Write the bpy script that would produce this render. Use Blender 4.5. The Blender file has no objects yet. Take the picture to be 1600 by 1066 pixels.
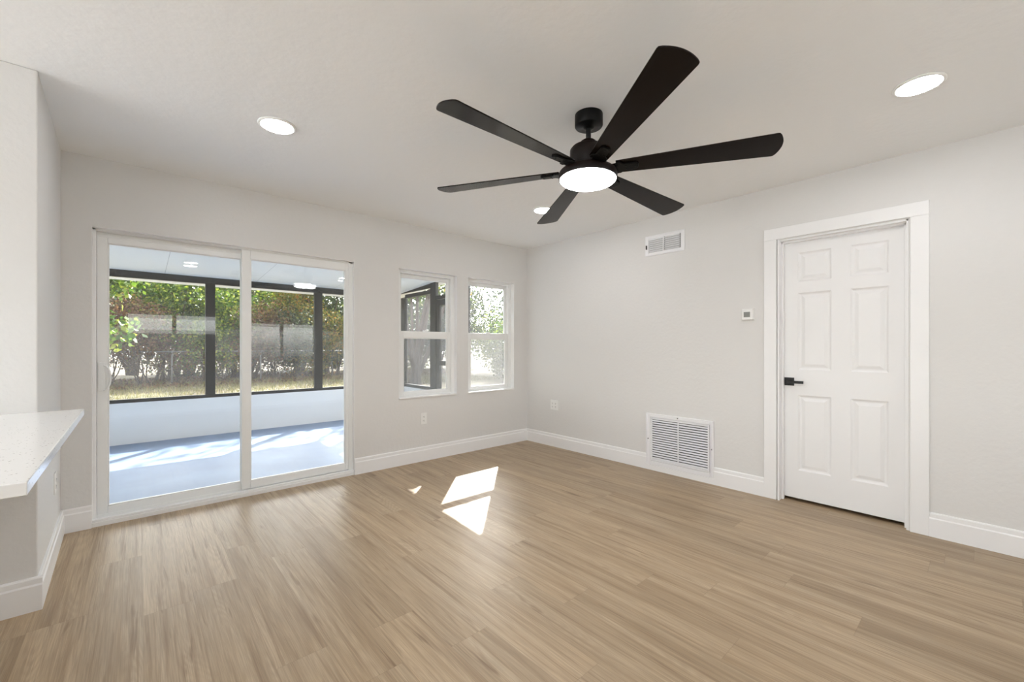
import bpy, math, random
import numpy as np
from mathutils import Vector, Matrix

sc = bpy.context.scene
COL = sc.collection
PI = math.pi

# ------------------------------------------------------------------ camera
cam_d = bpy.data.cameras.new('camera'); cam = bpy.data.objects.new('camera', cam_d); COL.objects.link(cam)
cam.location = (-3.7283, -3.9032, 1.1865)
cam.rotation_euler = (PI / 2, 0, -0.72691)
cam_d.sensor_width = 36.0
cam_d.lens = 657.94 / 1600 * 36
cam_d.shift_y = 9.75 / 1600
cam_d.clip_start = 0.02
sc.camera = cam

# ------------------------------------------------------------------ sky, sun, exposure
SUN_EL = math.radians(36.0)
SUN_H = (0.689, 0.725)
w = bpy.data.worlds.new('world'); sc.world = w; w.use_nodes = True
nt = w.node_tree; nt.nodes.clear()
sky = nt.nodes.new('ShaderNodeTexSky'); sky.sky_type = 'NISHITA'; sky.sun_disc = False
sky.sun_elevation = SUN_EL; sky.sun_rotation = math.atan2(SUN_H[0], SUN_H[1])
sky.air_density = 1.2; sky.dust_density = 2.0; sky.ozone_density = 1.0
bg = nt.nodes.new('ShaderNodeBackground'); bg.inputs['Strength'].default_value = 1.05
out = nt.nodes.new('ShaderNodeOutputWorld')
hz = nt.nodes.new('ShaderNodeHueSaturation'); hz.inputs['Saturation'].default_value = 0.15   # milky autumn sky
nt.links.new(sky.outputs[0], hz.inputs['Color']); nt.links.new(hz.outputs[0], bg.inputs[0]); nt.links.new(bg.outputs[0], out.inputs[0])

sd = bpy.data.lights.new('sun', 'SUN'); sun = bpy.data.objects.new('sun', sd); COL.objects.link(sun)
sd.energy = 23.0; sd.angle = math.radians(0.55); sd.color = (1.0, 0.975, 0.94)
to_sun = Vector((SUN_H[0] * math.cos(SUN_EL), SUN_H[1] * math.cos(SUN_EL), math.sin(SUN_EL)))
sun.rotation_euler = to_sun.to_track_quat('Z', 'Y').to_euler()
sun.location = (8, 8, 12)

sc.view_settings.view_transform = 'Standard'
sc.view_settings.look = 'None'
sc.view_settings.exposure = 0.30
sc.view_settings.gamma = 1.0
sc.view_settings.use_curve_mapping = False
sc.cycles.max_bounces = 14
sc.cycles.diffuse_bounces = 8
sc.cycles.glossy_bounces = 4
sc.cycles.transparent_max_bounces = 24
sc.cycles.sample_clamp_indirect = 6.0
sc.cycles.use_denoising = True

LAMP = 78.0        # radiance of the round ceiling lights
FANLAMP = 36.0

# ------------------------------------------------------------------ materials
def S(r, g, b):
    f = lambda c: (c / 255 / 12.92) if c / 255 <= 0.04045 else ((c / 255 + 0.055) / 1.055) ** 2.4
    return (f(r), f(g), f(b), 1.0)

class NT:
    def __init__(s, name):
        s.m = bpy.data.materials.new(name); s.m.use_nodes = True
        s.t = s.m.node_tree; s.t.nodes.clear()
        s.out = s.t.nodes.new('ShaderNodeOutputMaterial')
    def n(s, typ, ins=None, **kw):
        nd = s.t.nodes.new(typ)
        for k, v in kw.items(): setattr(nd, k, v)
        for k, v in (ins or {}).items():
            if isinstance(v, bpy.types.NodeSocket): s.t.links.new(v, nd.inputs[k])
            else: nd.inputs[k].default_value = v
        return nd
    def math(s, op, a, b=None, c=None):
        nd = s.t.nodes.new('ShaderNodeMath'); nd.operation = op
        for i, v in enumerate((a, b, c)):
            if v is None: continue
            if isinstance(v, bpy.types.NodeSocket): s.t.links.new(v, nd.inputs[i])
            else: nd.inputs[i].default_value = v
        return nd.outputs[0]
    def ramp(s, fac, stops, interp='LINEAR'):
        nd = s.t.nodes.new('ShaderNodeValToRGB'); s.t.links.new(fac, nd.inputs[0])
        cr = nd.color_ramp; cr.interpolation = interp
        while len(cr.elements) < len(stops): cr.elements.new(0.5)
        for e, (p, c) in zip(cr.elements, stops): e.position = p; e.color = c
        return nd.outputs[0]
    def mix(s, fac, a, b, mode='MIX'):
        nd = s.t.nodes.new('ShaderNodeMix'); nd.data_type = 'RGBA'; nd.blend_type = mode
        for k, v in ((0, fac), (6, a), (7, b)):
            if isinstance(v, bpy.types.NodeSocket): s.t.links.new(v, nd.inputs[k])
            else: nd.inputs[k].default_value = v
        return nd.outputs[2]
    def done(s, shader):
        s.t.links.new(shader, s.out.inputs[0]); return s.m

def simple(name, col, rough=0.5, metal=0.0, bump=None, var=None, spec=0.5):
    t = NT(name)
    b = t.n('ShaderNodeBsdfPrincipled', {'Base Color': col, 'Roughness': rough, 'Metallic': metal, 'Specular IOR Level': spec})
    if bump or var:
        tc = t.n('ShaderNodeTexCoord')
    if var:
        nz = t.n('ShaderNodeTexNoise', {'Vector': tc.outputs['Object'], 'Scale': var[0], 'Detail': 4.0})
        d = tuple(c * var[1] for c in col[:3]) + (1,)
        t.t.links.new(t.mix(nz.outputs[0], d, col), b.inputs['Base Color'])
    if bump:
        nz = t.n('ShaderNodeTexNoise', {'Vector': tc.outputs['Object'], 'Scale': bump[0], 'Detail': 3.0})
        bp = t.n('ShaderNodeBump', {'Height': nz.outputs[0], 'Strength': bump[1], 'Distance': bump[2]})
        t.t.links.new(bp.outputs[0], b.inputs['Normal'])
    return t.done(b.outputs[0])

M = {}
M['wall'] = simple('wall_paint', S(222, 221, 219), 0.55, bump=(38, 0.25, 0.006))
M['ceil'] = simple('ceiling_paint', S(244, 245, 245), 0.7, bump=(26, 0.3, 0.006))
M['trim'] = simple('white_trim_paint', S(240, 240, 240), 0.35)
M['door'] = simple('white_door_paint', S(238, 238, 238), 0.38)
M['vinyl'] = simple('white_vinyl', S(238, 239, 238), 0.32)
M['plastic'] = simple('white_plastic', S(238, 238, 236), 0.4)
M['vent'] = simple('white_enamel', S(238, 238, 240), 0.35)
M['duct'] = simple('dark_duct', S(58, 58, 62), 0.8)
M['slot'] = simple('dark_slot', S(70, 68, 66), 0.6)
M['black'] = simple('matte_black_metal', (0.012, 0.012, 0.012, 1), 0.4, 0.3)
M['fanblack'] = simple('black_fan_metal', (0.003, 0.003, 0.003, 1), 0.4, 0.0, spec=0.18)
M['fanbrown'] = simple('oil_rubbed_bronze', (0.009, 0.0045, 0.0035, 1), 0.42, 0.0, spec=0.22)
M['bronze'] = simple('dark_bronze_aluminium', (0.022, 0.021, 0.019, 1), 0.45, 0.2)
M['lcd'] = simple('grey_screen', S(128, 130, 126), 0.3)
M['stucco'] = simple('white_stucco', S(236, 236, 235), 0.75, bump=(60, 0.2, 0.005))
M['pceil'] = simple('patio_ceiling_panel', S(236, 237, 234), 0.6)
M['seam'] = simple('panel_joint', S(170, 170, 168), 0.7)
M['galv'] = simple('galvanised_steel', (0.2, 0.2, 0.2, 1), 0.5, 0.6)

def emit(name, col, st):
    t = NT(name); e = t.n('ShaderNodeEmission', {'Color': col, 'Strength': st}); return t.done(e.outputs[0])
M['lamp'] = emit('lit_lens', (0.98, 0.98, 1.0, 1), LAMP)
M['fanlamp'] = emit('lit_fan_lens', (0.98, 0.98, 1.0, 1), FANLAMP)

def mat_blade():
    t = NT('espresso_wood'); tc = t.n('ShaderNodeTexCoord')
    mp = t.n('ShaderNodeMapping', {'Vector': tc.outputs['Object'], 'Scale': (3, 60, 20)})
    nz = t.n('ShaderNodeTexNoise', {'Vector': mp.outputs[0], 'Scale': 2.0, 'Detail': 5.0})
    c = t.ramp(nz.outputs[0], [(0.3, (0.005, 0.0032, 0.0026, 1)), (0.7, (0.010, 0.0064, 0.005, 1))])
    b = t.n('ShaderNodeBsdfPrincipled', {'Base Color': c, 'Roughness': 0.26, 'Specular IOR Level': 0.15})
    bp = t.n('ShaderNodeBump', {'Height': nz.outputs[0], 'Strength': 0.08, 'Distance': 0.002})
    t.t.links.new(bp.outputs[0], b.inputs['Normal'])
    return t.done(b.outputs[0])
M['blade'] = mat_blade()

def mat_floor():
    t = NT('vinyl_plank_floor'); tc = t.n('ShaderNodeTexCoord')
    sx = t.n('ShaderNodeSeparateXYZ', {'Vector': tc.outputs['Object']})
    PW, PL = 0.182, 1.22
    xs = t.math('DIVIDE', t.math('ADD', sx.outputs[0], 0.07), PW)
    ci = t.math('FLOOR', xs)
    wn = t.n('ShaderNodeTexWhiteNoise', {'W': ci}, noise_dimensions='1D')
    yo = t.math('ADD', t.math('DIVIDE', sx.outputs[1], PL), t.math('MULTIPLY', wn.outputs[0], 1.0))
    ri = t.math('FLOOR', yo)
    idv = t.n('ShaderNodeCombineXYZ', {'X': ci, 'Y': ri, 'Z': 0.0})
    w2 = t.n('ShaderNodeTexWhiteNoise', {'Vector': idv.outputs[0]}, noise_dimensions='3D')
    rnd = w2.outputs[0]
    # grain coordinates, shifted plank by plank
    off = t.n('ShaderNodeVectorMath', {0: w2.outputs[1], 1: (37.0, 53.0, 19.0)}, operation='MULTIPLY')
    pos = t.n('ShaderNodeVectorMath', {0: tc.outputs['Object'], 1: off.outputs[0]}, operation='ADD')
    def stretched(sx_, sy_, detail, rough=0.55, dist=0.0):
        mp = t.n('ShaderNodeMapping', {'Vector': pos.outputs[0], 'Scale': (sx_, sy_, 1.0)})
        return t.n('ShaderNodeTexNoise', {'Vector': mp.outputs[0], 'Scale': 1.0, 'Detail': detail, 'Roughness': rough, 'Distortion': dist}).outputs[0]
    fine = stretched(400, 6, 3.0)
    mid = stretched(64, 1.3, 4.0, 0.62, 0.25)
    big = stretched(13, 0.6, 3.0, 0.55, 0.7)
    # cathedral figure: rings of a warped long noise
    cath = stretched(6.5, 0.75, 1.0, 0.4, 0.4)
    ring = t.math('ABSOLUTE', t.math('SINE', t.math('MULTIPLY', cath, 95.0)))
    ring = t.math('POWER', ring, 2.2)
    rgate = t.n('ShaderNodeMapRange', {'Value': big, 'From Min': 0.46, 'From Max': 0.62}).outputs[0]
    base = t.ramp(big, [(0.28, S(150, 127, 99)), (0.50, S(172, 150, 121)), (0.72, S(187, 166, 137))])
    tone = t.math('ADD', 0.90, t.math('MULTIPLY', rnd, 0.17))
    tc3 = t.n('ShaderNodeCombineXYZ', {'X': tone, 'Y': tone, 'Z': tone})
    c = t.mix(1.0, base, tc3.outputs[0], 'MULTIPLY')
    f1 = t.n('ShaderNodeMapRange', {'Value': fine, 'From Min': 0.35, 'From Max': 0.65, 'To Min': 0.80, 'To Max': 1.10}).outputs[0]
    c = t.mix(1.0, c, t.n('ShaderNodeCombineXYZ', {'X': f1, 'Y': f1, 'Z': f1}).outputs[0], 'MULTIPLY')
    dk = t.n('ShaderNodeMapRange', {'Value': mid, 'From Min': 0.52, 'From Max': 0.72, 'To Min': 0.0, 'To Max': 0.8}).outputs[0]
    c = t.mix(dk, c, S(128, 105, 80))
    rg = t.math('MULTIPLY', t.math('MULTIPLY', ring, rgate), 0.26)
    c = t.mix(rg, c, S(142, 120, 96))
    # dark knots and mineral streaks
    kn = stretched(30, 1.9, 3.0, 0.55, 0.5)
    kf = t.n('ShaderNodeMapRange', {'Value': kn, 'From Min': 0.62, 'From Max': 0.74, 'To Min': 0.0, 'To Max': 0.75}).outputs[0]
    c = t.mix(kf, c, S(108, 84, 60))
    # seams
    fx = t.math('FRACT', xs); fy = t.math('FRACT', yo)
    ex = t.math('MULTIPLY', t.math('MINIMUM', fx, t.math('SUBTRACT', 1.0, fx)), PW)
    ey = t.math('MULTIPLY', t.math('MINIMUM', fy, t.math('SUBTRACT', 1.0, fy)), PL)
    e = t.math('MINIMUM', ex, ey)
    sm = t.n('ShaderNodeMapRange', {'Value': e, 'From Min': 0.0, 'From Max': 0.0018, 'To Min': 0.40, 'To Max': 0.0}).outputs[0]
    c = t.mix(sm, c, S(110, 88, 66))
    rr = t.n('ShaderNodeMapRange', {'Value': mid, 'To Min': 0.34, 'To Max': 0.46}).outputs[0]
    b = t.n('ShaderNodeBsdfPrincipled', {'Base Color': c, 'Roughness': rr, 'Specular IOR Level': 0.5})
    hh = t.math('SUBTRACT', t.math('MULTIPLY', fine, 0.25), sm)
    bp = t.n('ShaderNodeBump', {'Height': hh, 'Strength': 0.18, 'Distance': 0.002})
    t.t.links.new(bp.outputs[0], b.inputs['Normal'])
    return t.done(b.outputs[0])
M['floor'] = mat_floor()

def mat_quartz():
    t = NT('speckled_quartz'); tc = t.n('ShaderNodeTexCoord')
    v = t.n('ShaderNodeTexVoronoi', {'Vector': tc.outputs['Object'], 'Scale': 110.0})
    n2 = t.n('ShaderNodeTexNoise', {'Vector': tc.outputs['Object'], 'Scale': 55.0, 'Detail': 3.0})
    f = t.math('MULTIPLY', t.math('LESS_THAN', v.outputs['Distance'], 0.22), t.math('GREATER_THAN', n2.outputs[0], 0.56))
    c = t.mix(f, S(236, 236, 235), S(150, 147, 142))
    b = t.n('ShaderNodeBsdfPrincipled', {'Base Color': c, 'Roughness': 0.16})
    return t.done(b.outputs[0])
M['quartz'] = mat_quartz()

def mat_glass():
    t = NT('window_glass')
    gm = t.n('ShaderNodeNewGeometry')
    ior = t.math('POWER', 1.5, t.math('SUBTRACT', 1.0, t.math('MULTIPLY', gm.outputs['Backfacing'], 2.0)))   # same thin pane from either face
    fr = t.n('ShaderNodeFresnel', {'IOR': ior})
    tr = t.n('ShaderNodeBsdfTransparent', {'Color': (0.985, 0.995, 0.99, 1)})
    gl = t.n('ShaderNodeBsdfGlossy', {'Color': (1, 1, 1, 1), 'Roughness': 0.0})
    mx = t.n('ShaderNodeMixShader', {0: fr.outputs[0], 1: tr.outputs[0], 2: gl.outputs[0]})
    return t.done(mx.outputs[0])
M['glass'] = mat_glass()

def mat_mesh(name, open_, col, trans):
    # woven insect mesh: the more obliquely it is crossed the more thread covers the view
    t = NT(name)
    g = t.n('ShaderNodeNewGeometry')
    d = t.math('ABSOLUTE', t.n('ShaderNodeVectorMath', {0: g.outputs['Normal'], 1: g.outputs['Incoming']}, operation='DOT_PRODUCT').outputs['Value'])
    a = t.math('POWER', open_, t.math('DIVIDE', 1.0, t.math('MAXIMUM', d, 0.12)))
    tr = t.n('ShaderNodeBsdfTransparent')
    df = t.n('ShaderNodeBsdfDiffuse', {'Color': col})
    tl = t.n('ShaderNodeBsdfTranslucent', {'Color': col})
    th = t.n('ShaderNodeMixShader', {0: trans, 1: df.outputs[0], 2: tl.outputs[0]})
    mx = t.n('ShaderNodeMixShader', {0: a, 1: th.outputs[0], 2: tr.outputs[0]})
    return t.done(mx.outputs[0])
M['mesh'] = mat_mesh('insect_mesh', 0.88, (0.22, 0.22, 0.23, 1), 0.5)
M['endmesh'] = mat_mesh('end_insect_mesh', 0.84, (0.19, 0.19, 0.2, 1), 0.5)
M['halfmesh'] = mat_mesh('window_insect_mesh', 0.70, (0.30, 0.295, 0.28, 1), 0.5)

def mat_patio():
    t = NT('blue_grey_painted_concrete'); tc = t.n('ShaderNodeTexCoord')
    nz = t.n('ShaderNodeTexNoise', {'Vector': tc.outputs['Object'], 'Scale': 1.6, 'Detail': 5.0})
    mp = t.n('ShaderNodeMapping', {'Vector': tc.outputs['Object'], 'Scale': (1.2, 4.5, 1)})
    n2 = t.n('ShaderNodeTexNoise', {'Vector': mp.outputs[0], 'Scale': 1.3, 'Detail': 6.0, 'Roughness': 0.7})
    c = t.ramp(nz.outputs[0], [(0.3, S(108, 128, 156)), (0.7, S(128, 148, 176))])
    k = t.n('ShaderNodeMapRange', {'Value': n2.outputs[0], 'From Min': 0.70, 'From Max': 0.74, 'To Max': 0.7}).outputs[0]
    c = t.mix(k, c, S(70, 84, 100))
    b = t.n('ShaderNodeBsdfPrincipled', {'Base Color': c, 'Roughness': 0.45})
    return t.done(b.outputs[0])
M['patio'] = mat_patio()

def mat_ground():
    t = NT('lawn_soil'); tc = t.n('ShaderNodeTexCoord')
    n1 = t.n('ShaderNodeTexNoise', {'Vector': tc.outputs['Object'], 'Scale': 0.7, 'Detail': 4.0})
    n2 = t.n('ShaderNodeTexNoise', {'Vector': tc.outputs['Object'], 'Scale': 14.0, 'Detail': 4.0})
    a = t.ramp(n2.outputs[0], [(0.3, S(58, 56, 36)), (0.55, S(96, 90, 60)), (0.75, S(116, 106, 80))])
    b_ = t.ramp(n2.outputs[0], [(0.3, S(48, 38, 30)), (0.6, S(86, 72, 58)), (0.75, S(124, 108, 94))])
    f = t.n('ShaderNodeMapRange', {'Value': n1.outputs[0], 'From Min': 0.46, 'From Max': 0.56}).outputs[0]
    c = t.mix(f, a, b_)
    b = t.n('ShaderNodeBsdfPrincipled', {'Base Color': c, 'Roughness': 0.95})
    return t.done(b.outputs[0])
M['ground'] = mat_ground()

def mat_leaf(name, stops, trans=0.45):
    t = NT(name); g = t.n('ShaderNodeNewGeometry')
    c = t.ramp(g.outputs['Random Per Island'], stops)
    df = t.n('ShaderNodeBsdfPrincipled', {'Base Color': c, 'Roughness': 0.45, 'Specular IOR Level': 0.4})
    tl = t.n('ShaderNodeBsdfTranslucent', {'Color': c})
    mx = t.n('ShaderNodeMixShader', {0: trans, 1: df.outputs[0], 2: tl.outputs[0]})
    return t.done(mx.outputs[0])
GREEN = [(0.0, S(28, 50, 14)), (0.35, S(58, 88, 24)), (0.7, S(100, 124, 38)), (1.0, S(158, 162, 62))]
DARK = [(0.0, S(26, 38, 22)), (0.5, S(44, 58, 34)), (0.85, S(70, 84, 48)), (1.0, S(110, 114, 64))]
RUST = [(0.0, S(54, 36, 26)), (0.4, S(92, 64, 46)), (0.75, S(124, 90, 62)), (1.0, S(104, 112, 54))]
GOLD = [(0.0, S(56, 74, 28)), (0.4, S(104, 112, 44)), (0.75, S(150, 132, 56)), (1.0, S(146, 92, 46))]
M['leaf_green'] = mat_leaf('green_leaves', GREEN)
M['leaf_dark'] = mat_leaf('dark_leaves', DARK)
M['leaf_rust'] = mat_leaf('dry_brown_leaves', RUST)
M['leaf_gold'] = mat_leaf('yellowing_leaves', GOLD)
M['grass'] = mat_leaf('dry_grass', [(0.0, S(70, 76, 38)), (0.5, S(116, 114, 66)), (1.0, S(150, 138, 100))], 0.3)
M['bark'] = simple('bark', S(76, 64, 54), 0.9, var=(12, 0.55), bump=(30, 0.5, 0.02))

# ------------------------------------------------------------------ mesh helpers
class MB:
    def __init__(s): s.v = []; s.f = []; s.sm = []
    def add(s, vs, fs, smooth=False):
        o = len(s.v); s.v += [tuple(v) for v in vs]; s.f += [tuple(i + o for i in f) for f in fs]; s.sm += [smooth] * len(fs)
        return s
    def box(s, x0, x1, y0, y1, z0, z1):
        x0, x1 = min(x0, x1), max(x0, x1); y0, y1 = min(y0, y1), max(y0, y1); z0, z1 = min(z0, z1), max(z0, z1)
        vs = [(x, y, z) for z in (z0, z1) for y in (y0, y1) for x in (x0, x1)]
        return s.add(vs, [(0, 2, 3, 1), (4, 5, 7, 6), (0, 1, 5, 4), (2, 6, 7, 3), (0, 4, 6, 2), (1, 3, 7, 5)])
    def prism(s, poly, z0, z1):            # poly ccw in xy
        n = len(poly); vs = [(x, y, z0) for x, y in poly] + [(x, y, z1) for x, y in poly]
        fs = [tuple(range(n - 1, -1, -1)), tuple(range(n, 2 * n))] + [(i, (i + 1) % n, n + (i + 1) % n, n + i) for i in range(n)]
        return s.add(vs, fs)
    def sweep(s, prof, p0, p1, nrm):
        # profile (depth, height) swept from p0 to p1 (xy), depth along nrm (xy)
        n = len(prof)
        vs = [(p[0] + nrm[0] * d, p[1] + nrm[1] * d, h) for p in (p0, p1) for d, h in prof]
        fs = [(i, (i + 1) % n, n + (i + 1) % n, n + i) for i in range(n)] + [tuple(range(n - 1, -1, -1)), tuple(range(n, 2 * n))]
        return s.add(vs, fs)
    def lathe(s, prof, seg=48, c=(0, 0, 0), smooth=True):    # prof: (r, z)
        vs = []; fs = []; n = len(prof)
        for k in range(seg):
            a = 2 * PI * k / seg
            for r, z in prof: vs.append((c[0] + r * math.cos(a), c[1] + r * math.sin(a), c[2] + z))
        for k in range(seg):
            for i in range(n - 1):
                a, b = k * n, ((k + 1) % seg) * n
                fs.append((a + i, b + i, b + i + 1, a + i + 1))
        return s.add(vs, fs, smooth)
    def tube(s, pts, rad, seg=6):
        pts = [Vector(p) for p in pts]; n = len(pts)
        rad = rad if isinstance(rad, (list, tuple)) else [rad] * n
        vs = []; fs = []
        for i, p in enumerate(pts):
            d = (pts[min(i + 1, n - 1)] - pts[max(i - 1, 0)]).normalized()
            u = d.orthogonal().normalized() if abs(d.z) > 0.9 else d.cross(Vector((0, 0, 1))).normalized()
            if abs(d.z) > 0.9: u = Vector((1, 0, 0)) - d * d.x; u.normalize()
            v = d.cross(u)
            for k in range(seg):
                a = 2 * PI * k / seg
                vs.append(tuple(p + (u * math.cos(a) + v * math.sin(a)) * rad[i]))
        for i in range(n - 1):
            for k in range(seg):
                fs.append((i * seg + k, i * seg + (k + 1) % seg, (i + 1) * seg + (k + 1) % seg, (i + 1) * seg + k))
        fs += [tuple(range(seg - 1, -1, -1)), tuple(range((n - 1) * seg, n * seg))]
        return s.add(vs, fs, True)
    def build(s, name, mat, parent=None, bevel=0.0, off=None):
        me = bpy.data.meshes.new(name)
        me.from_pydata(s.v, [], s.f)
        import bmesh
        bm = bmesh.new(); bm.from_mesh(me); bmesh.ops.recalc_face_normals(bm, faces=bm.faces); bm.to_mesh(me); bm.free()
        if any(s.sm): me.polygons.foreach_set('use_smooth', s.sm)
        me.materials.append(mat)
        o = bpy.data.objects.new(name, me); COL.objects.link(o)
        if parent is not None:
            o.parent = parent
            b = Vector((0, 0, 0)); q = parent
            while q is not None: b += q.location; q = q.parent
            if off is None: o.location = -b
            else: o.location = off
        if bevel:
            md = o.modifiers.new('bevel', 'BEVEL'); md.width = bevel; md.segments = 2; md.limit_method = 'ANGLE'; md.angle_limit = math.radians(40)
        return o

def tag(o, label=None, cat=None, group=None, kind=None):
    if label: o['label'] = label
    if cat: o['category'] = cat
    if group: o['group'] = group
    if kind: o['kind'] = kind
    return o
def empty(name, loc, label=None, cat=None, group=None, kind=None):
    o = bpy.data.objects.new(name, None); COL.objects.link(o); o.location = loc; o.empty_display_size = 0.1
    return tag(o, label, cat, group, kind)
def struct(o, label, cat): return tag(o, label, cat, None, 'structure')
def copy_tree(o, parent=None):
    c = o.copy(); COL.objects.link(c); c.parent = parent
    for ch in [x for x in o.children]: copy_tree(ch, c)
    return c

H = 2.44
# ------------------------------------------------------------------ room shell
XF, YF = -7.6, -5.7          # kitchen side and front wall
struct(MB().box(XF, 0.9, YF, 0.0, -0.08, 0.0).build('floor', M['floor']), 'light oak vinyl plank floor running towards the glass door', 'floor')
struct(MB().box(XF - .15, 1.0, YF - .15, 0.14, H, H + 0.12).build('ceiling', M['ceil']), 'smooth white ceiling carrying the fan and round lights', 'ceiling')

DX0, DX1, DZ = -3.953, -2.222, 1.983        # sliding door opening
W1X0, W1X1, W2X0, W2X1, WZ0, WZ1 = -1.774, -1.075, -0.925, -0.225, 0.675, 1.982
WT = 0.14
b = MB()
b.box(XF - .15, DX0, 0, WT, -.08, H); b.box(DX0, DX1, 0, WT, DZ, H); b.box(DX1, W1X0, 0, WT, -.08, H)
b.box(W1X0, W1X1, 0, WT, -.08, WZ0); b.box(W1X0, W1X1, 0, WT, WZ1, H); b.box(W1X1, W2X0, 0, WT, -.08, H)
b.box(W2X0, W2X1, 0, WT, -.08, WZ0); b.box(W2X0, W2X1, 0, WT, WZ1, H); b.box(W2X1, 1.0, 0, WT, -.08, H)
struct(b.build('wall_back', M['wall']), 'greige back wall holding the sliding door and two windows', 'wall')

RY0, RY1, RZ = -2.831, -3.573, 2.018       # right door opening
b = MB()
b.box(0, .12, RY0, 0, 0, H); b.box(0, .12, RY1, RY0, RZ, H); b.box(0, .12, YF, RY1, 0, H)
struct(b.build('wall_right', M['wall']), 'greige right wall with vents and the white panel door', 'wall')
b = MB()
b.box(.9, 1.0, YF, 0, -.08, H); b.box(.12, .9, -2.60, -2.5, 0, H); b.box(.12, .9, -3.9, -3.8, 0, H)
struct(b.build('wall_closet', M['wall']), 'walls of the closet behind the white panel door', 'wall')

LW = [(-4.092, 0.0), (-4.30, 0.0), (-4.30, -1.05), (-4.066, -1.05)]
struct(MB().prism(LW, 0, H).build('wall_left', M['wall'], bevel=0.006), 'short left wall that ends at the kitchen counter', 'wall')

# unseen glazed openings; the kitchen glass doors are added to daylight the ceiling
fw = [(-3.9, -2.55, 1.45, 1.82), (-2.15, -0.8, 1.0, 1.72), (-7.4, -6.5, .02, 2.14)]
b = MB()
edges = [XF - .15, -7.4, -6.5, -3.9, -2.55, -2.15, -.8, 1.0]
for i in range(0, 8, 2): b.box(edges[i], edges[i + 1], YF - .15, YF, 0, H)
for a, c, z0, z1 in fw: b.box(a, c, YF - .15, YF, 0, z0); b.box(a, c, YF - .15, YF, z1, H)
struct(b.build('wall_front', M['wall']), 'front wall behind the camera with wide windows', 'wall')
b = MB(); KW = (-4.3, -.25, .02, 2.2)
b.box(XF - .15, XF, YF, KW[0], 0, H); b.box(XF - .15, XF, KW[1], 0, 0, H); b.box(XF - .15, XF, KW[0], KW[1], 0, KW[2]); b.box(XF - .15, XF, KW[0], KW[1], KW[3], H)
struct(b.build('wall_kitchen', M['wall']), 'far kitchen wall with wide glass doors added for daylight', 'wall')
def glazing(n, axis, pos, a, c, z0, z1, parts, label):
    win = empty('window_%d' % n, ((a + c) / 2, pos, z0) if axis == 'x' else (pos, (a + c) / 2, z0), label, 'window', None, 'structure')
    f = MB(); g = MB()
    def bx(u0, u1, v0, v1):
        if axis == 'x': f.box(u0, u1, pos - .03, pos + .03, v0, v1)
        else: f.box(pos - .03, pos + .03, u0, u1, v0, v1)
    bx(a, a + .05, z0, z1); bx(c - .05, c, z0, z1); bx(a + .05, c - .05, z0, z0 + .05); bx(a + .05, c - .05, z1 - .05, z1)
    for k in range(1, parts): m = a + (c - a) * k / parts; bx(m - .03, m + .03, z0 + .05, z1 - .05)
    fo = f.build('window_frame', M['vinyl'], win)
    P = [(a + .05, z0 + .05), (c - .05, z0 + .05), (c - .05, z1 - .05), (a + .05, z1 - .05)]
    g.add([(u, pos, v) if axis == 'x' else (pos, u, v) for u, v in P], [(0, 1, 2, 3)])
    g.build('glass_pane', M['glass'], fo)
glazing(3, 'x', YF - .075, *fw[0], 2, 'wide front window behind the camera, nearer the kitchen')
glazing(4, 'x', YF - .075, *fw[1], 2, 'wide front window behind the camera, nearer the panel door')
glazing(5, 'x', YF - .075, *fw[2], 1, 'unseen glass doors added for daylight in the front wall of the kitchen')
glazing(6, 'y', XF - .075, *KW, 4, 'unseen wide glass doors added for daylight in the far kitchen wall')

# baseboards
BP = [(0.0, 0.0), (0.016, 0.0), (0.016, 0.113), (0.0115, 0.120), (0.0115, 0.143), (0.008, 0.150), (0.0, 0.150)]
def baseboard(name, segs, label):
    b = MB()
    for p0, p1, n in segs: b.sweep(BP, p0, p1, n)
    return struct(b.build(name, M['trim']), label, 'baseboard')
baseboard('baseboard_back', [((-2.222, 0), (0, 0), (0, -1))], 'white baseboard under the two windows')
baseboard('baseboard_corner', [((-4.09, 0), (-3.953, 0), (0, -1))], 'short white baseboard left of the sliding door')
baseboard('baseboard_right', [((0, 0), (0, -1.700), (-1, 0)), ((0, -2.343), (0, -2.736), (-1, 0))], 'white baseboard either side of the floor-level grille')
struct(MB().box(0, -.016, -1.70, -2.343, 0, .052).build('trim_1', M['trim']), 'low white strip below the big grille', 'baseboard')
baseboard('baseboard_near', [((0, -3.669), (0, YF), (-1, 0))], 'white baseboard right of the panel door')
ld = Vector((-4.066 + 4.092, -1.05)).normalized()      # along left wall
ln = (-ld.y, ld.x)
b = MB(); b.sweep(BP, (-4.092, 0.0), (-4.066 + ld.x * .0, -1.05), ln)
b.sweep(BP, (-4.30, -1.05), (-4.066 + .016, -1.05), (0, -1))
struct(b.build('baseboard_left', M['trim']), 'white baseboard wrapping the left wall end', 'baseboard')
baseboard('baseboard_front', [((XF, YF), (0, YF), (0, 1))], 'white baseboard on the front wall')

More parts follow.
